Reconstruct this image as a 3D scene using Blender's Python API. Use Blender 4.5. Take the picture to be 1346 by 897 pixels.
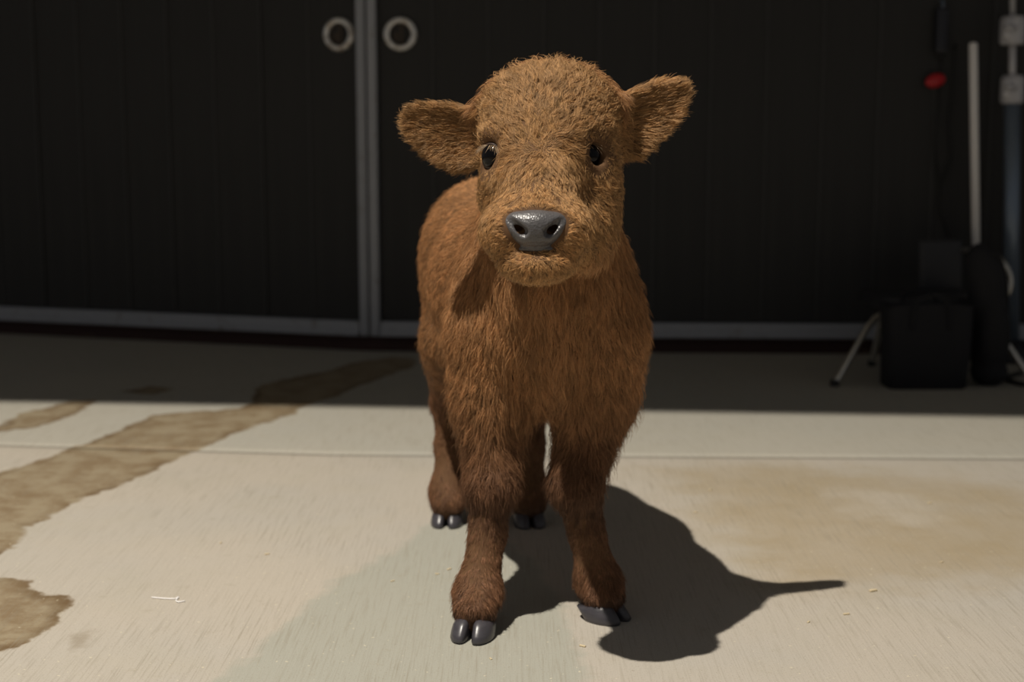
import bpy, bmesh, math
import numpy as np
from mathutils import Vector, Matrix
from mathutils.kdtree import KDTree

# ------------------------------------------------------------------ clear
for o in list(bpy.data.objects):
    bpy.data.objects.remove(o)
SC = bpy.context.scene
COL = SC.collection
RNG = np.random.default_rng(7)

# ------------------------------------------------------------------ camera, world, light, exposure
cam_d = bpy.data.cameras.new('camera')
cam_d.lens = 50.8
cam_d.sensor_width = 36.0
cam_d.dof.use_dof = True
cam_d.dof.focus_distance = 1.60
cam_d.dof.aperture_fstop = 4.5
cam = bpy.data.objects.new('camera', cam_d)
COL.objects.link(cam)
cam.location = (0.0, 0.0, 0.608)
cam.rotation_euler = (math.radians(90 - 8.03), 0, 0)
SC.camera = cam

world = bpy.data.worlds.new('night')
SC.world = world
world.use_nodes = True
world.node_tree.nodes['Background'].inputs[0].default_value = (0.98, 0.98, 1.0, 1)
world.node_tree.nodes['Background'].inputs[1].default_value = 0.11

ld = bpy.data.lights.new('barn_lamp_offscreen', 'POINT')
ld.energy = 830
ld.color = (1.0, 0.925, 0.815)
ld.shadow_soft_size = 0.022
lamp = bpy.data.objects.new('barn_lamp_offscreen', ld)
COL.objects.link(lamp)
lamp.location = (-1.02, 0.76, 4.0)

SC.view_settings.view_transform = 'Standard'
SC.view_settings.look = 'None'
SC.view_settings.gamma = 1.0
SC.view_settings.use_curve_mapping = False
SC.view_settings.exposure = 0.12


# ------------------------------------------------------------------ helpers
def mat(name, color=(.5, .5, .5), rough=.5, metal=0.0, spec=0.5):
    m = bpy.data.materials.new(name)
    m.use_nodes = True
    b = m.node_tree.nodes['Principled BSDF']
    b.inputs['Base Color'].default_value = (*color, 1)
    b.inputs['Roughness'].default_value = rough
    b.inputs['Metallic'].default_value = metal
    b.inputs['Specular IOR Level'].default_value = spec
    return m


class NT:
    """small node-graph helper"""
    def __init__(self, m):
        self.t = m.node_tree
        self.b = self.t.nodes['Principled BSDF']

    def n(self, typ, ins=None, **props):
        nd = self.t.nodes.new(typ)
        for k, v in props.items():
            setattr(nd, k, v)
        for k, v in (ins or {}).items():
            self.set(nd.inputs[k], v)
        return nd

    def set(self, sock, v):
        if hasattr(v, 'is_output'):
            self.t.links.new(v, sock)
        else:
            if isinstance(v, tuple) and len(v) == 3 and sock.type == 'RGBA':
                v = (*v, 1)
            sock.default_value = v

    def math(self, op, a, b=0.0, c=None, clamp=False):
        nd = self.n('ShaderNodeMath', operation=op, use_clamp=clamp)
        self.set(nd.inputs[0], a)
        self.set(nd.inputs[1], b)
        if c is not None:
            self.set(nd.inputs[2], c)
        return nd.outputs[0]

    def mix(self, fac, a, b, blend='MIX'):
        nd = self.n('ShaderNodeMix', data_type='RGBA', blend_type=blend)
        self.set(nd.inputs[0], fac)
        self.set(nd.inputs[6], a)
        self.set(nd.inputs[7], b)
        return nd.outputs[2]

    def smooth(self, v, lo, hi):
        nd = self.n('ShaderNodeMapRange', interpolation_type='SMOOTHSTEP', clamp=True)
        self.set(nd.inputs[0], v)
        nd.inputs[1].default_value = lo
        nd.inputs[2].default_value = hi
        return nd.outputs[0]

    def coord(self, scale=(1, 1, 1), which='Object', rot=(0, 0, 0)):
        tc = self.n('ShaderNodeTexCoord')
        mp = self.n('ShaderNodeMapping', {'Vector': tc.outputs[which], 'Scale': scale, 'Rotation': rot})
        return mp.outputs[0]

    def noise(self, vec, scale=5., detail=4., rough=.55, dist=0.0):
        return self.n('ShaderNodeTexNoise', {'Vector': vec, 'Scale': scale, 'Detail': detail,
                                             'Roughness': rough, 'Distortion': dist}).outputs[0]

    def bump(self, h, strength=.3, dist=.002):
        nd = self.n('ShaderNodeBump', {'Height': h, 'Strength': strength, 'Distance': dist})
        self.set(self.b.inputs['Normal'], nd.outputs[0])


def link(name, me, m=None, parent=None, smooth=False):
    o = bpy.data.objects.new(name, me)
    COL.objects.link(o)
    if m and not me.materials:
        me.materials.append(m)
    if parent:
        o.parent = parent
        o.matrix_parent_inverse = parent.matrix_world.inverted()
    if smooth:
        me.polygons.foreach_set('use_smooth', [True] * len(me.polygons))
    return o


def mesh(name, v, f):
    me = bpy.data.meshes.new(name)
    me.from_pydata([tuple(map(float, p)) for p in v], [], [tuple(q) for q in f])
    me.update()
    return me


def bmesh_obj(name, bm, m, parent=None, smooth=False):
    me = bpy.data.meshes.new(name)
    bm.normal_update()
    bm.to_mesh(me)
    bm.free()
    return link(name, me, m, parent, smooth)


def tag(o, label=None, cat=None, group=None, kind=None):
    for k, v in (('label', label), ('category', cat), ('group', group), ('kind', kind)):
        if v:
            o[k] = v
    return o


def empty(name, loc, rz=0.0):
    o = bpy.data.objects.new(name, None)
    COL.objects.link(o)
    o.location = loc
    o.rotation_euler = (0, 0, rz)
    o.empty_display_size = .05
    o.matrix_world = Matrix.Translation(loc) @ Matrix.Rotation(rz, 4, 'Z')
    return o


def add_box(bm, c, s, bevel=0.0, rot=None):
    r = bmesh.ops.create_cube(bm, size=1.0)
    vs = r['verts']
    M = Matrix.Translation(c) @ (rot.to_4x4() if rot else Matrix.Identity(4)) @ Matrix.Diagonal((*s, 1))
    bmesh.ops.transform(bm, matrix=M, verts=vs)
    if bevel:
        es = list({e for v in vs for e in v.link_edges})
        bmesh.ops.bevel(bm, geom=es, offset=bevel, segments=2, affect='EDGES', profile=.6)


def add_tube(bm, pts, r, seg=12, caps=True):
    """tube through points; r a number or a list"""
    P = [Vector(p) for p in pts]
    R = r if isinstance(r, (list, tuple)) else [r] * len(P)
    rings = []
    prev = None
    for i, p in enumerate(P):
        t = (P[min(i + 1, len(P) - 1)] - P[max(i - 1, 0)]).normalized()
        if prev is None:
            a = Vector((0, 0, 1)) if abs(t.z) < .9 else Vector((1, 0, 0))
            u = t.cross(a).normalized()
        else:
            u = (prev - t * prev.dot(t)).normalized()
        prev = u
        w = t.cross(u)
        rings.append([bm.verts.new(p + (u * math.cos(k * 2 * math.pi / seg) + w * math.sin(k * 2 * math.pi / seg)) * R[i])
                      for k in range(seg)])
    for a, b in zip(rings, rings[1:]):
        for k in range(seg):
            bm.faces.new((a[k], a[(k + 1) % seg], b[(k + 1) % seg], b[k]))
    if caps:
        bm.faces.new(rings[0][::-1])
        bm.faces.new(rings[-1])


def curve_pts(pts, n=8):
    """Catmull-Rom through points"""
    P = [Vector(p) for p in pts]
    P = [P[0] * 2 - P[1]] + P + [P[-1] * 2 - P[-2]]
    out = []
    for i in range(1, len(P) - 2):
        for k in range(n):
            t = k / n
            a, b, c, d = P[i - 1:i + 3]
            out.append(.5 * (2 * b + (c - a) * t + (2 * a - 5 * b + 4 * c - d) * t * t + (3 * b - a - 3 * c + d) * t ** 3))
    out.append(P[-2])
    return out


def add_lathe(bm, prof, seg=28, M=None):
    """profile of (r, z) turned about Z"""
    rings = []
    for r, z in prof:
        if r < 1e-6:
            rings.append([bm.verts.new((0, 0, z))])
        else:
            rings.append([bm.verts.new((r * math.cos(k * 2 * math.pi / seg), r * math.sin(k * 2 * math.pi / seg), z)) for k in range(seg)])
    vs = [v for q in rings for v in q]
    for a, b in zip(rings, rings[1:]):
        for k in range(seg):
            q = [a[k % len(a)], a[(k + 1) % len(a)], b[(k + 1) % len(b)], b[k % len(b)]]
            q = list(dict.fromkeys(q))
            if len(q) > 2:
                bm.faces.new(q)
    if M:
        bmesh.ops.transform(bm, matrix=M, verts=vs)


def poly_sd(px, pz, poly):
    """signed distance of points to a closed polygon, negative inside"""
    d = np.full(px.shape, 1e9, np.float32)
    s = np.ones(px.shape, np.float32)
    n = len(poly)
    for i in range(n):
        ax, ay = poly[i]
        bx, by = poly[i - 1]
        ex, ey = bx - ax, by - ay
        wx, wy = px - ax, pz - ay
        t = np.clip((wx * ex + wy * ey) / (ex * ex + ey * ey), 0, 1)
        d = np.minimum(d, (wx - ex * t) ** 2 + (wy - ey * t) ** 2)
        c1, c2, c3 = pz >= ay, pz < by, ex * wy > ey * wx
        flip = (c1 & c2 & c3) | (~c1 & ~c2 & ~c3)
        s[flip] *= -1
    return s * np.sqrt(d)


# ------------------------------------------------------------------ floor
JX = [-2.6, -1.021, -0.343, 0.259, 0.978, 2.4]
JY = [3.03, 2.827, 2.740, 2.723, 2.703, 2.665]
STAINS = {
    'stain': [
        [(-0.27, 3.955), (-0.324, 3.983), (-0.422, 3.901), (-0.485, 3.745), (-0.559, 3.636), (-0.621, 3.545), (-0.626, 3.468),
         (-0.606, 3.334), (-0.606, 3.256), (-0.625, 3.219), (-0.663, 3.191), (-0.712, 3.182), (-0.759, 3.164), (-0.799, 3.12),
         (-0.814, 3.018), (-0.841, 2.885), (-0.877, 2.777), (-0.905, 2.657), (-0.936, 2.583), (-0.985, 2.423), (-0.95, 2.0), (-0.784, 1.95),
         (-0.755, 2.066), (-0.743, 2.098), (-0.755, 2.16), (-0.766, 2.217), (-0.749, 2.259), (-0.728, 2.397), (-0.686, 2.506),
         (-0.654, 2.626), (-0.629, 2.736), (-0.604, 2.827), (-0.572, 2.939), (-0.53, 3.06), (-0.485, 3.146), (-0.484, 3.219),
         (-0.419, 3.364), (-0.381, 3.511), (-0.303, 3.72), (-0.261, 3.821)],
        [(-1.089, 3.018), (-1.087, 3.06), (-1.094, 3.155), (-1.055, 3.228), (-1.026, 3.304), (-0.967, 3.324), (-0.968, 3.155),
         (-1.003, 3.002), (-1.069, 2.962), (-1.141, 2.9), (-1.17, 2.978)],
        [(-0.713, 1.947), (-0.693, 1.94), (-0.662, 1.926), (-0.631, 1.87), (-0.595, 1.87), (-0.584, 1.85), (-0.574, 1.768),
         (-0.579, 1.709), (-0.594, 1.674), (-0.612, 1.658), (-0.682, 1.60), (-0.80, 1.75), (-0.77, 1.93)],
        [(-0.942, 3.436), (-0.887, 3.511), (-0.823, 3.479), (-0.858, 3.394)]],
    'smear': [[(-0.535, 1.695), (-0.535, 1.723), (-0.521, 1.739), (-0.517, 1.714), (-0.518, 1.674), (-0.524, 1.658)]],
    'damp': [[(-0.342, 1.54), (-0.315, 1.628), (-0.294, 1.714), (-0.271, 1.816), (-0.245, 1.93), (-0.21, 2.001), (-0.173, 2.078),
              (-0.136, 2.226), (-0.065, 2.273), (0.03, 2.02), (0.066, 1.816), (0.091, 1.54), (0.1, 1.2), (-.45, 1.2)]],
    'tan': [[(0.275, 2.595), (0.467, 2.657), (0.899, 2.478), (0.95, 1.95), (0.707, 1.93), (0.498, 1.92), (0.361, 1.913), (0.339, 2.182)]],
    'pale': [[(0.571, 2.478), (0.663, 2.423), (0.697, 2.273), (0.635, 2.226), (0.561, 2.321)]],
}

m_con = mat('broomed_concrete', rough=.85, spec=.3)
g = NT(m_con)
co = g.coord()
STAINS['far'] = []
att = {k: g.n('ShaderNodeAttribute', attribute_name=k).outputs['Fac'] for k in STAINS}
wob = g.math('MULTIPLY', g.math('SUBTRACT', g.noise(co, 22, 5, .6), .5), .055)
wob2 = g.math('MULTIPLY', g.math('SUBTRACT', g.noise(co, 9, 5, .6), .5), .25)


def inside(k, soft, wobble=None):
    return g.smooth(g.math('ADD', att[k], wobble if wobble is not None else wob), -soft, soft)


big = g.noise(co, 1.7, 5, .55)
mid = g.noise(co, 7.0, 6, .6)
broom = g.noise(g.coord((300, 9, 1), rot=(0, 0, math.radians(4))), 1.0, 3, .6)
grit = g.noise(co, 420, 2, .5)
c = g.mix(g.smooth(big, .35, .68), (.455, .410, .345), (.425, .395, .345))
c = g.mix(g.math('MULTIPLY', g.smooth(mid, .45, .75), .35), c, (.41, .375, .30))
c = g.mix(g.math('MULTIPLY', g.smooth(att['far'], -.5, .5), .5), c, (.375, .372, .320))
c = g.mix(g.math('MULTIPLY', inside('damp', .012), .75), c, (.340, .345, .295))
c = g.mix(g.math('MULTIPLY', inside('tan', .10, wob2), g.math('MULTIPLY_ADD', mid, .9, .15)), c, (.34, .262, .150))
c = g.mix(g.math('MULTIPLY', inside('pale', .06, wob2), .5), c, (.50, .46, .40))
st = inside('stain', .006)
sd_w = g.math('ADD', att['stain'], wob)
edge = g.math('MULTIPLY', g.smooth(sd_w, -.004, .004), g.math('SUBTRACT', 1.0, g.smooth(sd_w, .004, .03)))
stc = g.mix(g.smooth(g.noise(co, 16, 7, .7), .40, .62), (.30, .240, .150), (.200, .135, .066))
c = g.mix(g.math('MULTIPLY', st, .9), c, stc)
c = g.mix(g.math('MULTIPLY', edge, g.math('MULTIPLY', g.smooth(g.noise(co, 6, 3), .35, .6), .85)), c, (.13, .080, .036))
c = g.mix(g.math('MULTIPLY', inside('smear', .01), .45), c, (.2, .15, .09))
c = g.mix(g.math('MULTIPLY', g.smooth(broom, .46, .74), g.math('MULTIPLY_ADD', g.smooth(g.noise(co, 2.3, 3), .35, .65), .36, .20)), c, (.26, .23, .175))
c = g.mix(g.math('MULTIPLY', g.smooth(grit, .56, .74), .45), c, (.23, .195, .14))
pit = g.noise(co, 95, 4, .7)
c = g.mix(g.math('MULTIPLY', g.smooth(pit, .66, .74), .55), c, (.20, .155, .10))
blot = g.noise(co, 28, 4, .65)
c = g.mix(g.math('MULTIPLY', g.smooth(blot, .60, .72), .22), c, (.30, .26, .19))
spk = g.noise(co, 150, 1, .5)
c = g.mix(g.math('MULTIPLY', g.smooth(spk, .73, .77), .6), c, (.66, .60, .44))
g.set(g.b.inputs['Base Color'], c)
g.set(g.b.inputs['Roughness'], g.math('SUBTRACT', .85, g.math('MULTIPLY', st, .25)))
g.bump(g.math('ADD', broom, g.math('MULTIPLY', grit, .45)), .35, .0016)

floor = link('floor', mesh('floor', [(-6, -4, -.014), (6, -4, -.014), (6, 6, -.014), (-6, 6, -.014)], [(0, 1, 2, 3)]), m_con)
tag(floor, kind='structure')


def slab(ylo, yhi, nx, ny, far):
    xs = np.linspace(-2.4, 2.2, nx)
    ts = np.linspace(0, 1, ny)
    X, T = np.meshgrid(xs, ts)
    lo, hi = ylo(X), yhi(X)
    Y = lo + (hi - lo) * T
    Z = np.zeros_like(X)
    Z[0, :] = -.0145
    Z[-1, :] = -.0145
    Y[1, :] = Y[0, :] + .0012
    Y[-2, :] = Y[-1, :] - .0012
    V = np.stack([X.ravel(), Y.ravel(), Z.ravel()], 1)
    I = np.arange(nx * ny).reshape(ny, nx)
    F = np.stack([I[:-1, :-1], I[:-1, 1:], I[1:, 1:], I[1:, :-1]], -1).reshape(-1, 4)
    me = bpy.data.meshes.new('slab')
    me.vertices.add(len(V))
    me.vertices.foreach_set('co', V.ravel().astype(np.float32))
    me.loops.add(F.size)
    me.loops.foreach_set('vertex_index', F.ravel().astype(np.int32))
    me.polygons.add(len(F))
    me.polygons.foreach_set('loop_start', np.arange(0, F.size, 4, dtype=np.int32))
    me.update()
    me.validate()
    for k, polys in STAINS.items():
        a = me.attributes.new(k, 'FLOAT', 'POINT')
        sd = np.full(len(V), far if k == 'far' else -1.0)
        for p in polys:
            sd = np.maximum(sd, -poly_sd(V[:, 0], V[:, 1], p))
        a.data.foreach_set('value', np.clip(sd, -1, 1).astype(np.float32))
    return link('slab', me, m_con, floor)


jy = lambda x: np.interp(x, JX, JY)
slab(lambda x: x * 0 + .5, lambda x: jy(x) - .0035, 330, 180, -1.0)
slab(lambda x: jy(x) + .0035, lambda x: x * 0 + 4.7, 330, 140, 1.0)

# ------------------------------------------------------------------ doors, sill, added shade slab over the bay
m_board = mat('black_painted_board', (.02, .02, .021), .62)
g = NT(m_board)
s1 = g.noise(g.coord((90, 90, 1.2)), 1.0, 4, .6)
s2 = g.noise(g.coord(), 3.0, 5, .6)
g.set(g.b.inputs['Base Color'], g.mix(g.math('MULTIPLY', g.smooth(s1, .45, .8), .6), g.mix(s2, (.013, .013, .013), (.022, .022, .022)), (.034, .033, .031)))
g.bump(s1, .3, .001)
m_steel = mat('galvanised_steel', (.30, .31, .33), .5, .35)
g = NT(m_steel)
s2 = g.noise(g.coord(), 28, 6, .65)
g.set(g.b.inputs['Base Color'], g.mix(g.smooth(s2, .55, .75), (.36, .375, .41), (.25, .235, .20)))
g.set(g.b.inputs['Roughness'], g.math('MULTIPLY_ADD', s2, .3, .35))
m_seam = mat('board_joint', (.020, .020, .020), .7)
m_bat = mat('worn_batten', (.034, .034, .034), .55)
m_ring = mat('worn_zinc_ring', (.55, .55, .53), .38, .6)
g = NT(m_ring)
s2 = g.noise(g.coord(), 60, 4, .6)
g.set(g.b.inputs['Base Color'], g.mix(g.smooth(s2, .45, .7), (.78, .78, .77), (.40, .34, .28)))
m_rust = mat('rusty_cup', (.075, .055, .04), .6, .3)
m_sill = mat('red_brown_sill', (.05, .02, .016), .7)
g = NT(m_sill)
s2 = g.noise(g.coord((6, 30, 60)), 1.0, 5, .6)
g.set(g.b.inputs['Base Color'], g.mix(g.smooth(s2, .62, .75), (.040, .014, .011), (.17, .125, .07)))


def door(name, A, B, hinge_at_B, ring_s, ring_z, label):
    """door leaf between floor points A and B; boards, steel frame, cup handle"""
    A, B = Vector(A), Vector(B)
    L = (B - A).length
    rz = math.atan2(B.y - A.y, B.x - A.x)
    root = empty(name, (A.x, A.y, 0), rz)
    tag(root, label, 'door', kind='structure')
    H0, H1 = .045, 2.36
    mw = root.matrix_world

    def part(nm, bm, m, smooth=False):
        o = bmesh_obj(nm, bm, m, None, smooth)
        o.parent = root
        return o
    bm = bmesh.new()
    add_box(bm, (L / 2, .035, (H0 + H1) / 2), (L - .01, .012, H1 - H0 - .01))
    part('backing_sheet', bm, m_seam)
    fw = .029
    ends = {'A': (fw / 2), 'B': L - fw / 2}
    for e in ends.values():
        bm = bmesh.new()
        add_box(bm, (e, .008, (H0 + H1) / 2), (fw - .003, .05, H1 - H0), .004)
        add_box(bm, (e, -.018, (H0 + H1) / 2), (fw * .34, .004, H1 - H0 - .004), .001)
        part('stile', bm, m_steel)
    bm = bmesh.new()
    add_box(bm, (L / 2, .008, H0 + .021), (L - 2 * fw, .05, .042), .004)
    add_box(bm, (L / 2, -.022, H0 + .007), (L - 2 * fw, .014, .012), .003)
    part('bottom_rail', bm, m_steel)
    bm = bmesh.new()
    add_box(bm, (L / 2, .008, H1 - .02), (L - 2 * fw, .05, .042), .004)
    part('top_rail', bm, m_steel)
    n = max(1, round((L - 2 * fw) / .155))
    w = (L - 2 * fw) / n
    bm = bmesh.new()
    add_box(bm, (0, 0, (H1 + H0) / 2 + .001), (w - .002, .022, H1 - H0 - .084), .002)
    proto = None
    for i in range(n):
        if proto is None:
            proto = part('board', bm, m_board)
            o = proto
        else:
            o = proto.copy()
            COL.objects.link(o)
            o.parent = root
        o.location = (fw + w * (i + .5), .016 + .0015 * math.sin(i * 2.7), 0)
    bm = bmesh.new()
    add_box(bm, (0, 0, (H1 + H0) / 2 + .001), (.008, .006, H1 - H0 - .084), .002)
    bat = None
    for i in range(1, n):
        if bat is None:
            bat = o = part('batten', bm, m_bat)
        else:
            o = bat.copy()
            COL.objects.link(o)
            o.parent = root
        o.location = (fw + w * i, .0035, 0)
    # flush pull
    M = Matrix.Translation((ring_s, .000, ring_z)) @ Matrix.Rotation(math.radians(90), 4, 'X')
    bm = bmesh.new()
    add_lathe(bm, [(.030, -.006), (.030, .008), (.033, .012), (.040, .013), (.0455, .010), (.047, .004), (.047, -.006)], 36, M)
    ring = part('pull_ring', bm, m_ring, True)
    bm = bmesh.new()
    add_lathe(bm, [(.031, .004), (.027, -.004), (.018, -.010), (0.0, -.011)], 30, M)
    o = bmesh_obj('cup', bm, m_rust, None, True)
    o.parent = ring
    bm = bmesh.new()
    add_box(bm, (ring_s + .003, .002, ring_z), (.008, .010, .050), .003)
    add_box(bm, (ring_s - .012, .006, ring_z - .006), (.012, .006, .026), .003)
    o = bmesh_obj('pull_bar', bm, m_rust)
    o.parent = ring
    return root


PIV = (-0.404, 4.10)
LEFT = (-3.20, 4.975)
dL = (Vector(LEFT) - Vector(PIV)).length
door('door_1', LEFT, PIV, True, dL - .083, .893, 'black boarded door leaf with galvanised frame and bright zinc ring pull')
door('door_2', (PIV[0], PIV[1]), (3.20, 3.960), False, .094, .892, 'black boarded door leaf with galvanised frame and rusty ring pull')
for i, (A, B) in enumerate(((LEFT, PIV), (PIV, (3.20, 3.960)))):
    A, B = Vector(A), Vector(B)
    t = empty('t', (A.x, A.y, 0), math.atan2(B.y - A.y, B.x - A.x))
    Mw = t.matrix_world.copy()
    bpy.data.objects.remove(t)
    bm = bmesh.new()
    add_box(bm, ((B - A).length / 2, .03, .021), ((B - A).length, .05, .044), .004)
    o = bmesh_obj('trim_%d' % (i + 1), bm, m_sill)
    o.matrix_world = Mw
    tag(o, 'dark red-brown sill under the %s black door leaf' % ('bright-ringed' if i == 0 else 'rusty-ringed'), 'sill', kind='structure')

m_plain = mat('grey_painted_plaster', (.30, .30, .30), .8)
g = NT(m_plain)
g.set(g.b.inputs['Base Color'], g.mix(g.noise(g.coord(), 4, 5), (.26, .26, .26), (.34, .34, .33)))
# unseen slab added over the door bay; front edge placed to cut the lamp's light
bm = bmesh.new()
e0 = (-3.6, 1.776 + .081 * 2.5)
e1 = (3.6, 1.704 - .081 * 3.8)
vv = [bm.verts.new((x, y, z)) for z in (2.4, 2.6) for x, y in (e0, e1, (3.6, 5.3), (-3.6, 5.3))]
for q in ((0, 1, 2, 3), (7, 6, 5, 4), (0, 4, 5, 1), (1, 5, 6, 2), (2, 6, 7, 3), (3, 7, 4, 0)):
    bm.faces.new([vv[k] for k in q])
bmesh.ops.recalc_face_normals(bm, faces=bm.faces)
tag(bmesh_obj('added_shade_slab', bm, m_plain), kind='structure')


# ------------------------------------------------------------------ implicit modelling (smooth unions of rounded shapes)
class SDF:
    def __init__(self):
        self.ops = []

    def ell(self, c, r, k=.03, rot=None, sub=False):
        c = np.array(c, np.float32); r = np.array(r, np.float32)
        R = None if rot is None else np.array(rot.to_3x3().transposed(), np.float32)

        def f(p):
            q = p - c
            if R is not None:
                q = q @ R.T
            k0 = np.sqrt(((q / r) ** 2).sum(-1))
            k1 = np.sqrt(((q / (r * r)) ** 2).sum(-1)) + 1e-9
            return k0 * (k0 - 1) / k1
        m = float(r.max())
        self.ops.append((f, c - m, c + m, k, sub))

    def cone(self, a, b, ra, rb, k=.03, sub=False):
        a = np.array(a, np.float32); b = np.array(b, np.float32)
        ba = b - a
        L2 = float(ba @ ba)

        def f(p):
            q = p - a
            h = np.clip((q @ ba) / L2, 0, 1)
            return np.sqrt(((q - h[..., None] * ba) ** 2).sum(-1)) - (ra + (rb - ra) * h)
        m = max(ra, rb)
        self.ops.append((f, np.minimum(a, b) - m, np.maximum(a, b) + m, k, sub))

    def chain(self, pts, k=.025):
        for (a, ra), (b, rb) in zip(pts, pts[1:]):
            self.cone(a, b, ra, rb, k)

    def custom(self, f, lo, hi, k=.01, sub=False):
        self.ops.append((f, np.array(lo, np.float32), np.array(hi, np.float32), k, sub))

    @staticmethod
    def comb(a, b, k, sub):
        if sub:
            b = -b
            h = np.maximum(k - np.abs(a - b), 0) / k
            return np.maximum(a, b) + h * h * k * .25
        h = np.maximum(k - np.abs(a - b), 0) / k
        return np.minimum(a, b) - h * h * k * .25

    def eval(self, p):
        d = np.full(p.shape[:-1], .2, np.float32)
        for f, lo, hi, k, sub in self.ops:
            mk = np.all((p > lo - k - .02) & (p < hi + k + .02), -1)
            if mk.any():
                d[mk] = self.comb(d[mk], f(p[mk]), k, sub)
        return d

    def grad(self, p, e=.0015):
        G = np.zeros_like(p)
        for s in ((1, -1, -1), (-1, -1, 1), (-1, 1, -1), (1, 1, 1)):
            s = np.array(s, np.float32)
            G += s * self.eval(p + s * e)[:, None]
        return G / (np.linalg.norm(G, axis=1, keepdims=True) + 1e-9)

    def mesh(self, name, lo, hi, h, relax=2):
        lo = np.array(lo, np.float32)
        n = np.ceil((np.array(hi) - lo) / h).astype(int) + 1
        ax = [lo[i] + h * np.arange(n[i], dtype=np.float32) for i in range(3)]
        D = np.full(n, .2, np.float32)
        for f, a, b, k, sub in self.ops:
            i0 = np.clip(((a - k - .02 - lo) / h).astype(int), 0, n)
            i1 = np.clip(((b + k + .02 - lo) / h).astype(int) + 2, 0, n)
            if np.any(i1 <= i0):
                continue
            sl = tuple(slice(i0[j], i1[j]) for j in range(3))
            P = np.stack(np.meshgrid(*[ax[j][sl[j]] for j in range(3)], indexing='ij'), -1)
            D[sl] = self.comb(D[sl], f(P), k, sub)
        neg = D < 0
        cs = np.zeros(n - 1, np.int8)
        for dx in (0, 1):
            for dy in (0, 1):
                for dz in (0, 1):
                    cs += neg[dx:n[0] - 1 + dx, dy:n[1] - 1 + dy, dz:n[2] - 1 + dz]
        act = (cs > 0) & (cs < 8)
        C = np.argwhere(act)
        idx = np.full(n - 1, -1, np.int32)
        idx[act] = np.arange(len(C))
        acc = np.zeros((len(C), 3), np.float32)
        cnt = np.zeros(len(C), np.float32)
        for a in range(3):
            o1, o2 = [(1, 2), (0, 2), (0, 1)][a]
            for u in (0, 1):
                for v in (0, 1):
                    p0 = C.copy()
                    p0[:, o1] += u
                    p0[:, o2] += v
                    p1 = p0.copy()
                    p1[:, a] += 1
                    d0 = D[tuple(p0.T)]
                    d1 = D[tuple(p1.T)]
                    x = (d0 < 0) != (d1 < 0)
                    t = np.where(x, d0 / np.where(x, d0 - d1, 1), 0)
                    q = p0.astype(np.float32)
                    q[:, a] += t
                    acc[x] += q[x]
                    cnt[x] += 1
        V = lo + h * (acc / cnt[:, None])
        F = []
        for a in range(3):
            b, c = (a + 1) % 3, (a + 2) % 3
            s0 = [slice(None)] * 3
            s1 = [slice(None)] * 3
            s0[a] = slice(0, -1)
            s1[a] = slice(1, None)
            x = neg[tuple(s0)] != neg[tuple(s1)]
            E = np.argwhere(x)
            ok = (E[:, b] > 0) & (E[:, c] > 0) & (E[:, b] < n[b] - 1) & (E[:, c] < n[c] - 1)
            E = E[ok]
            ins = neg[tuple(E.T)]
            q = []
            for db, dc in ((-1, -1), (0, -1), (0, 0), (-1, 0)):
                e = E.copy()
                e[:, b] += db
                e[:, c] += dc
                q.append(idx[tuple(e.T)])
            q = np.stack(q, 1)
            q[~ins] = q[~ins][:, ::-1]
            F.append(q)
        F = np.concatenate(F)
        F = F[(F >= 0).all(1)]
        for _ in range(relax):
            V = V - self.eval(V)[:, None] * self.grad(V) * .9
        me = bpy.data.meshes.new(name)
        me.vertices.add(len(V))
        me.vertices.foreach_set('co', V.ravel())
        me.loops.add(F.size)
        me.loops.foreach_set('vertex_index', F.ravel().astype(np.int32))
        me.polygons.add(len(F))
        me.polygons.foreach_set('loop_start', np.arange(0, F.size, 4, dtype=np.int32))
        me.update()
        me.validate()
        return me, V, F


# ------------------------------------------------------------------ calf
FUR = True
m_skin = mat('calf_hide', (.115, .060, .028), .8, spec=.2)
m_nose = mat('wet_slate_nose', (.115, .112, .125), .38, spec=.6)
g = NT(m_nose)
v = g.n('ShaderNodeTexVoronoi', {'Vector': g.coord(), 'Scale': 420.}, feature='F1')
n1 = g.noise(g.coord(), 60, 4, .6)
g.set(g.b.inputs['Base Color'], g.mix(n1, (.055, .053, .056), (.105, .100, .102)))
g.set(g.b.inputs['Roughness'], g.math('MULTIPLY_ADD', n1, .25, .22))
g.bump(v.outputs['Distance'], .35, .0012)
m_eye = mat('dark_wet_eye', (.004, .0035, .004), .06, spec=.20)
m_lid = mat('eyelid_skin', (.05, .03, .022), .45)
m_hoof = mat('slate_horn', (.045, .043, .05), .34, spec=.6)
g = NT(m_hoof)
n1 = g.noise(g.coord((30, 30, 140)), 1., 4, .6)
g.set(g.b.inputs['Base Color'], g.mix(n1, (.028, .026, .032), (.085, .08, .09)))
g.bump(n1, .2, .001)

B = SDF()
# trunk
B.ell((.045, 1.86, .405), (.100, .120, .130), .05)
B.ell((.010, 2.02, .405), (.128, .190, .130), .06)
B.ell((-.035, 2.20, .440), (.100, .120, .108), .06)
B.ell((-.028, 1.835, .352), (.050, .070, .110), .035)
B.ell((.117, 1.845, .358), (.052, .072, .112), .035)
B.ell((.047, 1.800, .375), (.060, .055, .070), .04)
B.ell((.048, 1.820, .312), (.036, .050, .052), .03)
# neck and throat
B.cone((.045, 1.885, .450), (.050, 1.760, .570), .082, .068, .045)
B.ell((.050, 1.775, .465), (.068, .050, .075), .045)
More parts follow.
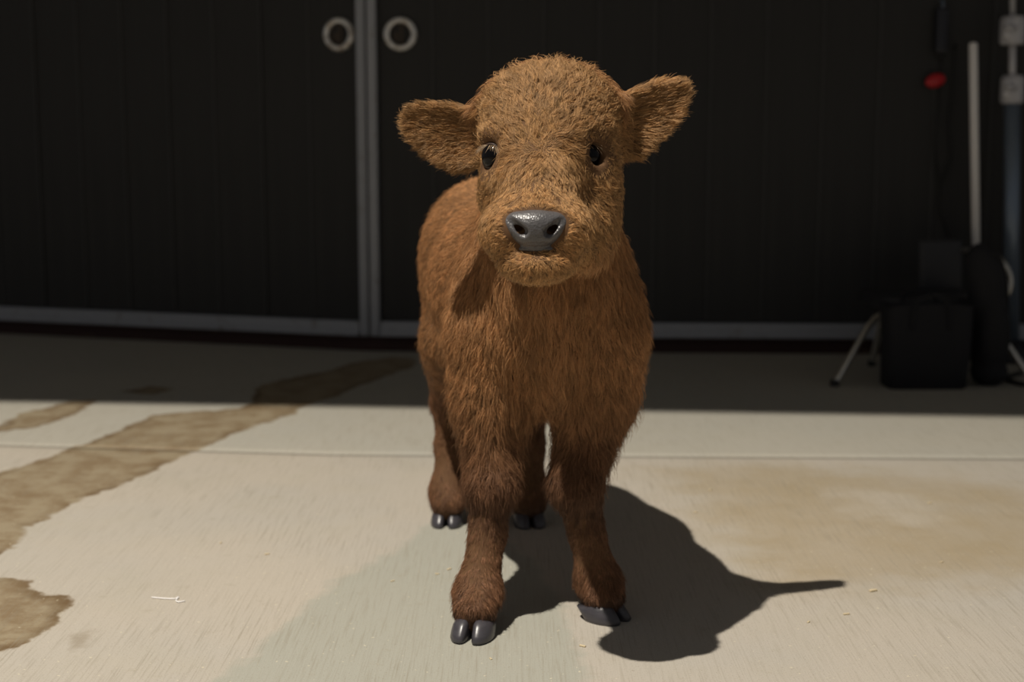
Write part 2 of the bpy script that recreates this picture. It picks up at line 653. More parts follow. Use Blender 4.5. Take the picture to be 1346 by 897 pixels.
# head
B.ell((.047, 1.708, .620), (.077, .072, .070), .03)
B.ell((.041, 1.708, .639), (.074, .058, .044), .03)
B.ell((.040, 1.665, .600), (.066, .055, .055), .03)
B.cone((.038, 1.655, .585), (.028, 1.580, .520), .050, .041, .025)
B.ell((.0255, 1.571, .508), (.055, .038, .036), .022)
for s in (-1, 1):
    B.ell((.0252 + s * .0205, 1.540, .514), (.010, .016, .010), .004, sub=True)
B.ell((-.009, 1.563, .506), (.021, .030, .026), .020)
B.ell((.061, 1.565, .506), (.021, .030, .026), .020)
B.ell((-.002, 1.665, .545), (.036, .052, .050), .03)
B.ell((.086, 1.678, .545), (.041, .055, .056), .03)
B.ell((.040, 1.645, .503), (.056, .062, .040), .03)
B.ell((.027, 1.559, .4735), (.042, .038, .023), .012)
B.ell((.078, 1.655, .500), (.038, .050, .036), .03)
# brow ridges, eye hollows
B.ell((-.012, 1.660, .613), (.024, .026, .014), .016)
B.ell((.084, 1.664, .614), (.024, .026, .014), .016)
EYES = [((-.0135, 1.6500, .5865), (-.70, -.71, .06)), ((.0795, 1.6490, .5870), (.60, -.80, .06))]
for ec, ed in EYES:
    q = Vector(ec) + Vector(ed).normalized() * .017
    B.ell(q, (.011, .011, .014), .010, sub=True)
B.cone((-.004, 1.622, .556), (.070, 1.628, .556), .004, .004, .012, sub=True)
# mouth corner folds
B.cone((.062, 1.568, .487), (.074, 1.605, .492), .0045, .004, .006, sub=True)


def ear(poly, side, y0):
    xs = [p[0] for p in poly]
    zs = [p[1] for p in poly]
    xb = (max(xs) if side < 0 else min(xs))

    def f(p):
        x, y, z = p[..., 0], p[..., 1], p[..., 2]
        s = poly_sd(x, z, poly) + .004
        ins = np.maximum(-s, 0)
        out = np.abs(x - xb)
        ym = y0 + .16 * out + .013 * (1 - np.exp(-ins / .011)) * np.clip(1.15 - out / .09, .35, 1)
        w = np.abs(y - ym) - (.0042 + .006 * np.exp(-out / .02))
        q = np.maximum(np.stack([s, w], -1), 0)
        return np.sqrt((q ** 2).sum(-1)) + np.minimum(np.maximum(s, w), 0) - .0025
    B.custom(f, (min(xs), y0 - .01, min(zs)), (max(xs), y0 + .05, max(zs)), .026)


EAR_L = [(-.0240, .6360), (-.0654, .6457), (-.1013, .6474), (-.1192, .6421), (-.1265, .6306), (-.1249, .6155), (-.1151, .6013),
         (-.0999, .5888), (-.0793, .5763), (-.0613, .5691), (-.046, .5709), (-.0220, .5906)]
EAR_R = [(.1020, .640), (.1405, .6633), (.1672, .6713), (.194, .6739), (.2057, .6686), (.2069, .6528), (.1974, .6333), (.1788, .612),
         (.1593, .5941), (.1459, .5834), (.1306, .5861), (.1080, .6084)]
ear(EAR_L, -1, 1.712)
ear(EAR_R, 1, 1.712)
# legs
B.chain([((-.024, 1.825, .350), .054), ((-.026, 1.820, .275), .045), ((-.027, 1.788, .172), .029)], .03)
B.chain([((-.027, 1.788, .172), .029), ((-.031, 1.780, .110), .0205), ((-.043, 1.752, .043), .0265), ((-.046, 1.722, .028), .0255)], .016)
B.chain([((.114, 1.838, .350), .053), ((.104, 1.836, .275), .044), ((.081, 1.805, .168), .030)], .03)
B.chain([((.081, 1.805, .168), .030), ((.096, 1.805, .105), .0205), ((.111, 1.800, .042), .0265), ((.117, 1.780, .028), .0255)], .016)
for sx, hx in ((-1, -.100), (1, .029)):
    B.ell((hx - sx * .012, 2.20, .360), (.046, .085, .115), .04)
    B.chain([((hx - sx * .008, 2.160, .300), .044), ((hx, 2.285, .188), .026)], .035)
    B.chain([((hx, 2.285, .188), .026), ((hx, 2.275, .115), .0205), ((hx - .002, 2.250, .050), .026), ((hx - .002, 2.232, .032), .0255)], .018)
for gx in (.016, .086):
    B.cone((gx, 1.728, .390), (gx + .004, 1.765, .235), .006, .022, .030, sub=True)
# tail
B.chain([((-.058, 2.300, .510), .022), ((-.064, 2.335, .440), .014), ((-.068, 2.345, .300), .010), ((-.068, 2.345, .245), .014)], .02)

calf_me, CV, CF = B.mesh('calf', (-.20, 1.48, .0), (.26, 2.42, .74), .004, 2)
calf = link('calf', calf_me, m_skin, None, True)
tag(calf, 'young reddish-brown calf with shaggy coat standing on the concrete, facing forward', 'calf')

# nose pad with nostrils and lip line
N = SDF()
N.ell((.0250, 1.5390, .5190), (.0335, .0150, .0125), .010)
N.ell((.0250, 1.5350, .5080), (.0255, .0150, .0170), .012)
N.ell((.0035, 1.5440, .5150), (.0105, .0130, .0130), .008)
N.ell((.0470, 1.5440, .5150), (.0105, .0130, .0130), .008)
N.ell((.0255, 1.5400, .4905), (.0235, .0120, .0055), .004)
NOST = []
for s in (-1, 1):
    cx = .0252 + s * .0205
    NOST += [((cx - s * .0065, 1.5215, .5090), (cx + s * .0110, 1.5290, .5240), .0056, .0038), ((cx - s * .0050, 1.5330, .5100), (cx + s * .0055, 1.5400, .5180), .0062, .0048), ((cx - s * .0030, 1.5450, .5110), (cx + s * .0045, 1.5480, .5170), .0060, .0050)]
for a_, b_, r1_, r2_ in NOST:
    N.cone(a_, b_, r1_, r2_, .003, sub=True)
for q in range(6):
    a, b = -.024 + q * .008, -.016 + q * .008
    N.cone((.0252 + a, 1.5225 + 12 * a * a, .4965 - 6 * a * a), (.0252 + b, 1.5225 + 12 * b * b, .4965 - 6 * b * b), .0011, .0011, .002, sub=True)
nose_me, _, _ = N.mesh('nose', (-.02, 1.50, .475), (.07, 1.575, .55), .0013, 2)
tag(link('nose', nose_me, m_nose, calf, True), 'slate grey wet nose with dark nostrils')

# eyes with lids
for ec, ed in EYES:
    d = Vector(ed).normalized()
    bm = bmesh.new()
    bmesh.ops.create_uvsphere(bm, u_segments=32, v_segments=20, radius=.0160)
    bmesh.ops.transform(bm, matrix=Matrix.Translation(Vector(ec) + d * .0075), verts=bm.verts)
    eye = bmesh_obj('eye', bm, m_eye, calf, True)
    bm = bmesh.new()
    z = Vector((0, 0, 1))
    u = (z.cross(d)).normalized()
    w = d.cross(u)
    c0 = Vector(ec) + d * .0150
    loop = [c0 + u * (.0145 * math.cos(t)) + w * (.0130 * math.sin(t)) - d * (.0035 * math.cos(t) ** 2) for t in
            [k * 2 * math.pi / 28 for k in range(29)]]
    add_tube(bm, loop, .0024, 8, False)
    bmesh_obj('eyelid', bm, m_lid, eye, True)


# hooves: eight claws
def claw_mesh(side):
    rings = []
    seg = 28
    for z, sc, sh, wd in ((0.0, .93, 0.0, .94), (.004, 1.0, .0, 1.0), (.012, .96, .0035, 1.0), (.022, .88, .009, .98), (.031, .78, .015, .93), (.037, .66, .021, .82)):
        r = []
        for k in range(seg):
            t = 2 * math.pi * k / seg
            cy, sx = math.cos(t), math.sin(t)
            y = -.036 * (abs(cy) ** .8) if cy > 0 else .017 * (abs(cy) ** .8)
            wx = .0145 * (abs(sx) ** .9)
            x = wx * (1.05 if sx > 0 else -.72)
            if cy > .2:
                x -= .004 * (cy - .2) / .8
            yy = (y + .004) * sc + sh
            r.append((side * (x * wd), yy, z * (1 - .50 * min(1, max(0, (yy + .012) / .030)))))
        rings.append(r)
    V = [p for r in rings for p in r]
    F = []
    for a in range(len(rings) - 1):
        for k in range(seg):
            q = (a * seg + k, a * seg + (k + 1) % seg, (a + 1) * seg + (k + 1) % seg, (a + 1) * seg + k)
            F.append(q if side < 0 else q[::-1])
    top = tuple(range((len(rings) - 1) * seg, len(rings) * seg))
    bot = tuple(range(seg))
    F.append(top if side < 0 else top[::-1])
    F.append(bot[::-1] if side < 0 else bot)
    me = mesh('hoof_claw', V, F)
    bm = bmesh.new()
    bm.from_mesh(me)
    bmesh.ops.recalc_face_normals(bm, faces=bm.faces)
    bm.to_mesh(me)
    bm.free()
    me.materials.append(m_hoof)
    return me


CL = {s: claw_mesh(s) for s in (-1, 1)}
for (x, y, a, sc) in ((-.0480, 1.706, -.22, .97), (.1190, 1.774, .85, .97), (-.1030, 2.226, -.06, .92), (.0280, 2.224, .16, .92)):
    for s in (-1, 1):
        o = link('hoof_claw', CL[s], m_hoof, calf, True)
        ca, sa = math.cos(a), math.sin(a)
        off = s * .0125 * sc
        o.matrix_world = Matrix.Translation((x + ca * off, y + sa * off, 0)) @ Matrix.Rotation(a + s * .07, 4, 'Z') @ Matrix.Diagonal((sc, sc, sc * .86, 1))


# ------------------------------------------------------------------ fur
def sines(p, scale, seed, n=6):
    r = np.random.default_rng(seed)
    out = np.zeros((len(p), 3))
    for i in range(n):
        k = r.normal(size=3) * scale * (1 + i * .35)
        ph = r.uniform(0, 6.28, 3)
        out += np.sin((p @ k)[:, None] + ph) / (1 + i * .3)
    return out / n * 1.6


def norm(v):
    return v / (np.linalg.norm(v, axis=-1, keepdims=True) + 1e-9)


def sstep(x, a, b):
    t = np.clip((x - a) / (b - a), 0, 1)
    return t * t * (3 - 2 * t)


WHORL = np.array([.032, 1.612, .586])


def regions(p):
    x, y, z = p.T
    hd = np.sqrt(((x - .04) / .105) ** 2 + ((y - 1.655) / .115) ** 2 + ((z - .575) / .12) ** 2)
    h2 = np.sqrt(((x - .027) / .080) ** 2 + ((y - 1.575) / .085) ** 2 + ((z - .500) / .070) ** 2)
    head = np.maximum(1 - sstep(hd, .92, 1.10), 1 - sstep(h2, .90, 1.08))
    earw = np.maximum(sstep(-x, .040, .052) * sstep(z, .55, .575), sstep(x, .122, .134) * sstep(z, .555, .58)) * (y < 1.77)
    head = np.maximum(head, earw)
    leg = 1 - sstep(z, .16, .27)
    mid = 1 - sstep(np.abs(x - .048), .035, .075) * (1 - sstep(z, .34, .42))
    chest = (1 - sstep(y, 1.78, 1.88)) * sstep(z, .2, .28) * (1 - head) * (.25 + .75 * mid)
    return head, earw, leg, chest


def make_fur(count):
    A = CV[CF]
    a1 = np.linalg.norm(np.cross(A[:, 1] - A[:, 0], A[:, 2] - A[:, 0]), axis=1) * .5
    a2 = np.linalg.norm(np.cross(A[:, 2] - A[:, 0], A[:, 3] - A[:, 0]), axis=1) * .5
    cen = A.mean(1)
    head, earw, leg, chest = regions(cen)
    mz = 1 - sstep(np.linalg.norm(cen - np.array([.0252, 1.545, .495]), axis=1), .03, .065)
    dens = (a1 + a2) * (1 + 2.2 * mz + 1.6 * head + .8 * leg + .3 * chest) * np.where(cen[:, 1] > 2.0, .55, 1.0)
    pick = RNG.choice(len(A), size=count, p=dens / dens.sum())
    tri = RNG.random(count) < (a1 / (a1 + a2))[pick]
    u, v = RNG.random(count), RNG.random(count)
    fl = u + v > 1
    u[fl], v[fl] = 1 - u[fl], 1 - v[fl]
    P0 = A[pick, 0]
    P1 = np.where(tri[:, None], A[pick, 1], A[pick, 2])
    P2 = np.where(tri[:, None], A[pick, 2], A[pick, 3])
    P = P0 + u[:, None] * (P1 - P0) + v[:, None] * (P2 - P0)
    # bare places: nose, eyes, hooves
    keep = P[:, 2] > .016
    keep &= N.eval(P.astype(np.float32)) > .0004
    nx, nz = (P[:, 0] - .0252) / .0320, (P[:, 2] - .5115) / .0175
    keep &= ~((nx * nx + nz * nz < 1) & (P[:, 1] < 1.56))
    for ec, ed in EYES:
        q = P - (np.array(ec) + np.array(norm(np.array(ed))) * .012)
        keep &= np.sqrt((q[:, 0] / .0190) ** 2 + (q[:, 1] / .0190) ** 2 + (q[:, 2] / .0180) ** 2) > 1
    P = P[keep].astype(np.float64)
    Nn = B.grad(P.astype(np.float32)).astype(np.float64)
    n = len(P)
    x, y, z = P.T
    head, earw, leg, chest = regions(P)
    # --- direction field
    side = np.sign(x - .04)
    body = np.stack([0 * x, .75 + 0 * x, -.75 + 0 * x], 1)
    ch = np.stack([.10 * side, -.05 + 0 * x, -1 + 0 * x], 1)
    lg = np.stack([0 * x, .08 + 0 * x, -1 + 0 * x], 1)
    rad = P - WHORL
    rl = np.linalg.norm(rad, axis=1)
    hdv = norm(rad) + np.stack([0 * x, .55 * sstep(rl, .05, .10), -.1 - .5 * sstep(.55 - z, -.02, .05) * sstep(rl, .05, .1)], 1)
    er = norm(np.stack([side * 1.0, .1 + 0 * x, np.where(side < 0, (z - .612), (z - .622) + .006) * 16], 1))
    D = body * (1 - np.maximum(chest, leg))[:, None] + ch * chest[:, None] + lg * leg[:, None]
    hw = (head * (1 - earw))[:, None]
    D = norm(D) * (1 - np.maximum(head, earw))[:, None] + norm(hdv) * hw + er * earw[:, None]
    turb = sines(P, 55, 3) * .55 + sines(P, 160, 5) * .40
    fore = head * (1 - earw) * sstep(.09 - rl, -.01, .03)
    for ec, ed in EYES:
        q = P - (np.array(ec) + norm(np.array(ed)) * .012)
        rq = np.linalg.norm(q, axis=1)
        we = (1 - sstep(rq, .020, .042))[:, None]
        D = D * (1 - we) + norm(q) * we
    q = P - np.array([.0252, 1.535, .5075])
    we = (1 - sstep(np.linalg.norm(q * np.array([.8, 1, 1.1]), axis=1), .026, .046))[:, None]
    D = D * (1 - we) + norm(q) * we
    under = (head * (1 - earw) * (1 - sstep(z, .485, .510)))[:, None]
    D = D + under * np.array([0, 1.3, .1])
    D = D + turb * (.30 + .50 * fore + .15 * chest)[:, None]
    D = D + RNG.normal(size=(n, 3)) * .14
    T = norm(D - Nn * (D * Nn).sum(1, keepdims=True))
    # --- length
    muz = 1 - sstep(np.linalg.norm((P - np.array([.0252, 1.535, .507])) / np.array([1.0, 1.1, .9]), axis=1), .03, .075)
    L = .0140 + 0 * x
    L = L * (1 - head) + head * .0135
    L += chest * .009 * (1 - leg)
    chin = np.exp(-(((x - .027) / .05) ** 2 + ((y - 1.545) / .045) ** 2 + ((z - .470) / .03) ** 2) ** 2)
    poll = head * (1 - earw) * sstep(z, .635, .68)
    L += poll * .006 + fore * .003
    L = L * (1 - .28 * head * (1 - earw) * (1 - sstep(z, .560, .592)) * (1 - muz))
    L = L * (1 - .42 * muz * head) * (1 - .12 * chin)
    L = np.where(earw > .5, .0150, L)
    for ec, ed in EYES:
        q = P - (np.array(ec) + norm(np.array(ed)) * .012)
        rq = np.linalg.norm(q, axis=1)
        L = L * (.16 + .84 * sstep(rq, .017, .042))
    lower = 1 - sstep(z, .10, .17)
    L = L * (1 - .45 * lower * (1 - head))
    fet = np.exp(-((z - .05) / .018) ** 2) * (1 - head)
    L += fet * .005
    knee = np.exp(-((z - .21) / .05) ** 2) * (y < 1.95)
    L += knee * .009
    L += ((y < 2.0) & (z < .30) & (z > .19)) * (x > .12) * .007
    L *= RNG.uniform(.65, 1.2, n)
    lift = .19 + .08 * RNG.normal(size=n) + .16 * poll - .05 * head * (1 - poll) - .05 * lower + .12 * earw + .06 * chest
    guard = RNG.random(n) < .07
    L = np.where(guard, L * 1.35, L)
    lift = np.where(guard, lift + .22, lift)
    lift = np.clip(lift, .10, .9)
    S = 6
    t = np.linspace(0, 1, S)[None, :, None]
    Lx = L[:, None, None]
    pts = P[:, None, :] - Nn[:, None, :] * .0006 + Lx * (T[:, None, :] * (t * (1 - .35 * lift[:, None, None])) + Nn[:, None, :] * (lift[:, None, None] * (1.25 * t - .55 * t * t)))
    grav = (chest * .20 + .04)[:, None, None]
    pts[..., 2:3] -= Lx * grav * t * t
    # --- clumps
    nc = int(n / 26)
    ci = RNG.choice(n, nc, replace=False)
    kd = KDTree(nc)
    for i, k in enumerate(ci):
        kd.insert(P[k], i)
    kd.balance()
    own = np.array([kd.find(q)[1] for q in P])
    ctr = ci[own]
    cl = ((.26 + .36 * RNG.random(n) + .12 * chest + .14 * fore - .12 * lower) * np.where(guard, .3, 1.0))[:, None, None] * (t ** 1.3)
    same = (np.linalg.norm(P - P[ctr], axis=1) < .008) & ((Nn * Nn[ctr]).sum(1) > .6)
    cl = cl * same[:, None, None]
    pts = pts * (1 - cl) + pts[ctr] * cl
    # wave
    ph = RNG.uniform(0, 6.28, nc)[own][:, None, None]
    side_v = np.cross(Nn, T)[:, None, :]
    pts += side_v * (np.sin(t * 5.5 + ph) - np.sin(ph)) * Lx * (.04 + .06 * (head * (1 - earw)) + .03 * chest)[:, None, None]
    pts[..., 2] = np.maximum(pts[..., 2], .002)
    # --- colour of the coat (per strand)
    v = np.clip(RNG.normal(1, .24, n) * (1 + .60 * (RNG.random(nc)[own] - .5)), .35, 1.9)
    c_body = np.array([.400, .208, .092])
    c_face = np.array([.385, .220, .094])
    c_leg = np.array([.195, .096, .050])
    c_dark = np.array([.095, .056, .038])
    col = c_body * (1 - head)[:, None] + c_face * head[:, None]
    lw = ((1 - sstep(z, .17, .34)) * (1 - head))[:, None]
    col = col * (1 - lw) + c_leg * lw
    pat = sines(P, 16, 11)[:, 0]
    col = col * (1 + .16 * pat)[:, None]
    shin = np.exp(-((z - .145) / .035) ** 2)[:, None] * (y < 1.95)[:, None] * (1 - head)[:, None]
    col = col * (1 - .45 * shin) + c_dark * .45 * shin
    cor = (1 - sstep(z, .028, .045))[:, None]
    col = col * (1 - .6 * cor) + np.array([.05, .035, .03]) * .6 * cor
    col = col * (1 + .40 * (muz * head))[:, None]
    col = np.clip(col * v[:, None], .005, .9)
    # pale lashes on the upper lids
    lp, lc = [], []
    for ec, ed in EYES:
        d = norm(np.array(ed))
        u = norm(np.cross([0, 0, 1.], d))
        w = np.cross(d, u)
        for k in range(46):
            a = RNG.uniform(.15, .85) * math.pi
            r0 = np.array(ec) + d * .0155 + u * .0145 * math.cos(a) + w * .0130 * math.sin(a)
            dr = norm(d * .55 + u * math.cos(a) * .9 + np.array([0, 0, -.15]) + RNG.normal(size=3) * .12)
            ll = RNG.uniform(.008, .014)
            lp.append([r0 + dr * ll * q + np.array([0, 0, -1.]) * ll * .35 * q * q for q in np.linspace(0, 1, S)])
            lc.append(np.array([.42, .30, .19]) * RNG.uniform(.7, 1.1))
    pts = np.concatenate([pts, np.array(lp)])
    col = np.concatenate([col, np.array(lc)])
    muz = np.concatenate([muz, np.zeros(len(lp))])
    head = np.concatenate([head, np.ones(len(lp))])
    n = len(pts)
    # --- curves object
    cu = bpy.data.hair_curves.new('fur')
    cu.add_curves([S] * n)
    cu.points.foreach_set('position', pts.reshape(-1).astype(np.float32))
    rr = (.00020 * (1 - .25 * muz * head))[:, None] * np.array([1.0, .98, .92, .8, .58, .2])[None, :]
    ra = cu.attributes.get('radius') or cu.attributes.new('radius', 'FLOAT', 'POINT')
    ra.data.foreach_set('value', rr.reshape(-1).astype(np.float32))
    ca = cu.attributes.new('coat', 'FLOAT_COLOR', 'CURVE')
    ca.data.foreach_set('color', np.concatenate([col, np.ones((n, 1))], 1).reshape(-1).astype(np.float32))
    m = bpy.data.materials.new('calf_coat')
    m.use_nodes = True
    nt = m.node_tree
    nt.nodes.clear()
    out = nt.nodes.new('ShaderNodeOutputMaterial')
    at = nt.nodes.new('ShaderNodeAttribute')
    at.attribute_name = 'coat'
    hb = nt.nodes.new('ShaderNodeBsdfPrincipled')
    hb.inputs['Roughness'].default_value = .48
    hb.inputs['Specular IOR Level'].default_value = .22
    nt.links.new(at.outputs['Color'], hb.inputs['Base Color'])
    nt.links.new(hb.outputs[0], out.inputs['Surface'])
    cu.materials.append(m)
    o = bpy.data.objects.new('fur', cu)
    COL.objects.link(o)
    o.parent = calf
    o['kind'] = 'stuff'
    return o


if FUR:
    make_fur(480000)

# ------------------------------------------------------------------ things by the door
m_chrome = mat('dull_chrome_tube', (.62, .60, .55), .28, .9)
m_black = mat('black_fabric', (.010, .010, .012), .85)
g = NT(m_black)
n1 = g.noise(g.coord(), 160, 3, .6)
g.set(g.b.inputs['Base Color'], g.mix(n1, (.006, .006, .008), (.016, .016, .020)))
g.bump(n1, .4, .002)
m_vinyl = mat('dark_grey_vinyl', (.030, .030, .034), .5)
m_white = mat('white_enamel', (.93, .91, .90), .35)
m_blue = mat('blue_grey_steel', (.20, .25, .32), .35, .5)
m_clamp = mat('grey_cast_clamp', (.58, .58, .61), .45, .2)
m_plastic = mat('black_plastic', (.014, .015, .022), .35)
m_red = mat('red_plastic', (.50, .012, .018), .35)
m_straw = mat('dry_straw', (.62, .52, .34), .7)
m_rubber = mat('black_rubber', (.012, .012, .012), .6)

# low stool chair with splayed tube legs
chair = empty('low_chair', (1.04, 3.72, 0))
tag(chair, 'low black chair on splayed chrome tube legs behind the black tote bag', 'chair')


def part(nm, bm, m, parent, smooth=True):
    return bmesh_obj(nm, bm, m, parent, smooth)


for fx, fy, bx, by in ((.795, 3.511, .915, 3.60), (1.290, 3.520, 1.185, 3.60), (.965, 3.830, .985, 3.79), (1.125, 3.830, 1.105, 3.79)):
    bm = bmesh.new()
    ix = bx + (.06 if bx < 1.04 else -.06)
    add_tube(bm, curve_pts([(fx, fy, .006), (fx + (bx - fx) * .45, fy + (by - fy) * .45, .082), (fx + (bx - fx) * .83, fy + (by - fy) * .83, .144), (bx + (ix - bx) * .25, by, .167), (ix, by, .170)], 7), .0085, 12)
    leg = part('leg', bm, m_chrome, chair)
    bm = bmesh.new()
    add_lathe(bm, [(0, 0), (.0105, 0), (.0115, .004), (.0105, .016), (0, .018)], 14, Matrix.Translation((fx, fy, 0)))
    part('foot_cap', bm, m_rubber, leg)
bm = bmesh.new()
add_box(bm, (1.060, 3.715, .192), (.27, .23, .034), .012)
part('seat', bm, m_vinyl, chair)
for sx in (1.105, 1.175):
    bm = bmesh.new()
    add_tube(bm, curve_pts([(sx, 3.77, .176), (sx, 3.835, .19), (sx, 3.845, .25), (sx, 3.850, .33)], 6), .0075, 10)
    part('back_post', bm, m_chrome, chair)
bm = bmesh.new()
add_box(bm, (1.138, 3.828, .270), (.115, .022, .140), .012, Matrix.Rotation(math.radians(-6), 3, 'X'))
part('backrest', bm, m_vinyl, chair)
bm = bmesh.new()
add_tube(bm, curve_pts([(1.195, 3.70, .175), (1.262, 3.70, .19), (1.283, 3.70, .235), (1.268, 3.71, .285), (1.235, 3.75, .315), (1.185, 3.85, .31)], 7), .0065, 10)
part('arm_tube', bm, m_chrome, chair)

# black tote bag in front of the chair
tote = empty('tote_bag', (1.012, 3.505, 0))
tag(tote, 'black boxy fabric tote bag standing on the floor before the low chair', 'bag')
bm = bmesh.new()
rings = []
for z, w, d in ((.0, .094, .044), (.006, .098, .048), (.06, .1005, .050), (.13, .1030, .051), (.200, .1065, .050), (.206, .1075, .051), (.206, .1035, .047), (.190, .1025, .046), (.184, .05, .02)):
    r = []
    for k in range(40):
        t = 2 * math.pi * k / 40
        cx, sx = math.cos(t), math.sin(t)
        e = .30
        wv = 1 + .015 * math.sin(5 * t + z * 30)
        r.append(bm.verts.new((1.012 + w * wv * math.copysign(abs(cx) ** e, cx), 3.505 + d * wv * math.copysign(abs(sx) ** e, sx), z + (.004 * math.sin(3 * t) if z > .19 else 0))))
    rings.append(r)
for a, b in zip(rings, rings[1:]):
    for k in range(40):
        bm.faces.new((a[k], a[(k + 1) % 40], b[(k + 1) % 40], b[k]))
bm.faces.new(rings[0][::-1])
bm.faces.new(rings[-1])
part('bag_body', bm, m_black, tote)
for yy in (3.452, 3.558):
    bm = bmesh.new()
    add_tube(bm, curve_pts([(.965, yy, .150), (.968, yy, .200), (.985, yy + .01, .226), (1.035, yy + .012, .228), (1.052, yy, .200), (1.055, yy, .150)], 6), .005, 8)
    part('carry_strap', bm, m_black, tote)

# slumped black padded bag with straps
Bg = SDF()
Bg.ell((1.180, 3.535, .110), (.044, .046, .115), .03)
Bg.ell((1.166, 3.535, .235), (.045, .040, .100), .03)
Bg.ell((1.142, 3.535, .305), (.028, .028, .045), .03)
Bg.ell((1.182, 3.500, .130), (.036, .022, .085), .015)
Bg.ell((1.182, 3.535, .030), (.044, .048, .030), .02)
bag_me, _, _ = Bg.mesh('slumped_bag', (1.06, 3.44, -.01), (1.27, 3.65, .37), .006, 1)
sb = link('slumped_bag', bag_me, m_black, None, True)
tag(sb, 'slumped black padded bag leaning beside the tote bag under the white pole', 'bag')
bm = bmesh.new()
add_tube(bm, curve_pts([(1.150, 3.510, .325), (1.185, 3.515, .320), (1.212, 3.530, .250), (1.218, 3.535, .160), (1.210, 3.535, .08)], 7), .006, 8)
part('shoulder_strap', bm, m_black, sb)

# white broom handle
br = empty('broom', (1.272, 3.92, 0))
tag(br, 'broom with a slim white pole standing behind the slumped black bag', 'broom')
bm = bmesh.new()
add_tube(bm, [(1.273, 3.92, .075), (1.228, 3.92, .852), (1.2277, 3.92, .858)], [.0112, .0112, .008], 14)
part('handle', bm, m_white, br)
bm = bmesh.new()
add_box(bm, (1.273, 3.92, .074), (.032, .105, .030), .006)
hd_ = part('broom_head', bm, m_plastic, br, False)
bm = bmesh.new()
add_box(bm, (1.273, 3.92, .030), (.028, .100, .060), .003)
part('bristles', bm, m_rubber, hd_, False)

# telescopic stand
stn = empty('telescopic_stand', (1.365, 3.92, 0))
tag(stn, 'telescopic blue-grey steel stand with two grey clamp collars by the black boards', 'stand')
lean = lambda z: (1.370 - .044 * z, 3.92, z)
bm = bmesh.new()
add_tube(bm, [lean(.05), lean(.715)], .0215, 18)
part('lower_tube', bm, m_blue, stn)
bm = bmesh.new()
add_tube(bm, [lean(.70), lean(.89)], .0095, 14)
part('middle_tube', bm, m_clamp, stn)
bm = bmesh.new()
add_tube(bm, [lean(.87), lean(1.75)], .0075, 14)
part('upper_tube', bm, m_clamp, stn)
for z, w in ((.735, .031), (.890, .033)):
    x0 = lean(z)[0]
    bm = bmesh.new()
    add_lathe(bm, [(.012, -.038), (w * .86, -.038), (w, -.030), (w, .026), (w * .85, .036), (.010, .038)], 20, Matrix.Translation((x0, 3.92, z)))
    add_box(bm, (x0 - .020, 3.898, z + .002), (.032, .030, .056), .012)
    cl_ = part('clamp_collar', bm, m_clamp, stn, False)
    bm = bmesh.new()
    add_tube(bm, [(x0 - .004, 3.88, z), (x0 - .026, 3.876, z + .004), (x0 - .034, 3.876, z + .006)], [.006, .010, .008], 10)
    part('clamp_knob', bm, m_clamp, cl_)
bm = bmesh.new()
add_lathe(bm, [(0, 0), (.060, 0), (.064, .006), (.060, .020), (.034, .032), (.030, .060), (.0, .062)], 32, Matrix.Translation((1.367, 3.92, 0)))
part('round_base', bm, m_plastic, stn)

# hand control hanging on the door
hc = empty('hand_control', (1.172, 4.03, .83))
tag(hc, 'black hand control with red tab and cord hung on the black boards', 'hand control')
bm = bmesh.new()
add_box(bm, (1.172, 4.024, .897), (.034, .026, .122), .008)
part('handset', bm, m_plastic, hc, False)
bm = bmesh.new()
add_tube(bm, [(1.173, 4.024, .840), (1.173, 4.024, .815)], [.009, .006], 10)
part('strain_relief', bm, m_rubber, hc)
bm = bmesh.new()
bmesh.ops.create_uvsphere(bm, u_segments=20, v_segments=12, radius=1)
bmesh.ops.transform(bm, matrix=Matrix.Translation((1.160, 4.020, .762)) @ Matrix.Rotation(-.3, 4, 'Y') @ Matrix.Diagonal((.029, .011, .019, 1)), verts=bm.verts)
add_tube(bm, [(1.178, 4.022, .765), (1.186, 4.024, .766)], .006, 8)
part('red_tab', bm, m_red, hc)
for pts in ([(1.173, 4.026, .818), (1.178, 4.026, .766), (1.172, 4.028, .66), (1.171, 4.029, .57), (1.190, 4.029, .48), (1.190, 4.029, .41), (1.222, 4.029, .33), (1.235, 4.029, .22)],
            [(1.215, 4.034, .86), (1.213, 4.029, .73), (1.205, 4.029, .64), (1.218, 4.029, .56), (1.192, 4.029, .475)]):
    bm = bmesh.new()
    add_tube(bm, curve_pts(pts, 8), .0032, 8)
    part('cord', bm, m_rubber, hc)
bm = bmesh.new()
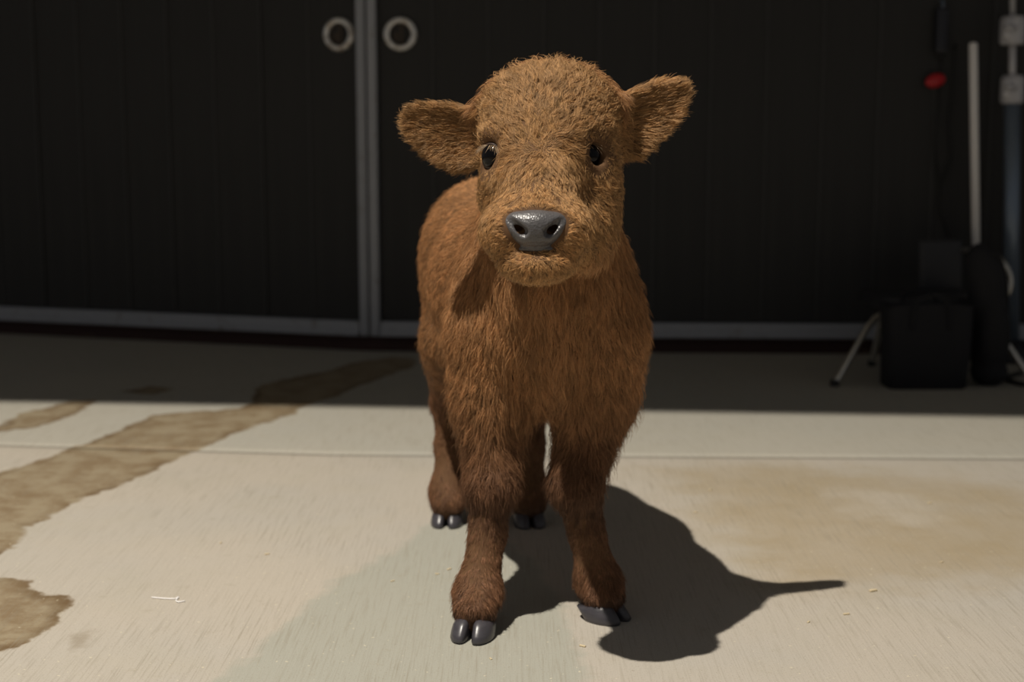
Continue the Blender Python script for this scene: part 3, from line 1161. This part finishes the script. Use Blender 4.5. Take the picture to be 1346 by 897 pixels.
add_tube(bm, curve_pts([(1.172, 4.045, .975), (1.172, 4.020, .975), (1.172, 4.018, .955)], 5), .003, 8)
part('hook', bm, m_blue, hc)

# cable on the floor
bm = bmesh.new()
add_tube(bm, curve_pts([(1.33, 3.70, .006), (1.25, 3.60, .006), (1.26, 3.50, .006), (1.34, 3.49, .006), (1.46, 3.47, .006), (1.62, 3.60, .006)], 10), .0058, 10)
tag(part('cable', bm, m_rubber, None), 'black rubber cable lying on the concrete beside the slumped bag', 'cable')

# litter on the floor
chips = [(.488, 1.886, .4, 1.5), (.430, 1.790, .2, 1.1), (.345, 2.45, 1.1, 1.0), (-.089, 1.985, .9, 1.0), (-.105, 1.963, .1, .8), (.085, 1.672, -.6, 1.1),
         (.70, 2.36, .3, 1.0), (-.165, 1.93, .7, .8), (-.025, 1.63, 2.0, .7), (.30, 2.30, .3, .9), (.62, 2.02, .5, .8), (-.36, 2.06, .5, 1.0), (-.44, 2.12, 1.4, .8), (.375, 1.76, 1.0, .8)]
bm = bmesh.new()
add_box(bm, (0, 0, .0012), (.0090, .0032, .0022), .0007)
bm.verts.ensure_lookup_table()
chip = None
for x_, y_, a_, s_ in chips:
    if chip is None:
        chip = part('straw_chip', bm, m_straw, None)
        o = chip
    else:
        o = chip.copy()
        COL.objects.link(o)
    o.location = (x_, y_, 0)
    o.rotation_euler = (0, 0, a_)
    o.scale = (s_ * .85,) * 3
    if o is chip:
        tag(o, 'largest straw chip, just beyond the tip of the calf ear shadow', 'straw', 'straw chips on the concrete')
    else:
        tag(o, 'tiny pale straw chip lying loose on the concrete', 'straw', 'straw chips on the concrete')
bm = bmesh.new()
add_tube(bm, curve_pts([(-.480, 1.857, .0012), (-.460, 1.852, .0012), (-.447, 1.851, .0012)], 5), .0010, 6)
add_tube(bm, curve_pts([(-.447, 1.851, .0012), (-.444, 1.858, .0012), (-.4445, 1.846, .0012), (-.440, 1.838, .0012), (-.432, 1.842, .0012)], 5), .0010, 6)
tag(part('thread', bm, m_white, None), 'short white curled thread lying on the pale concrete', 'thread')
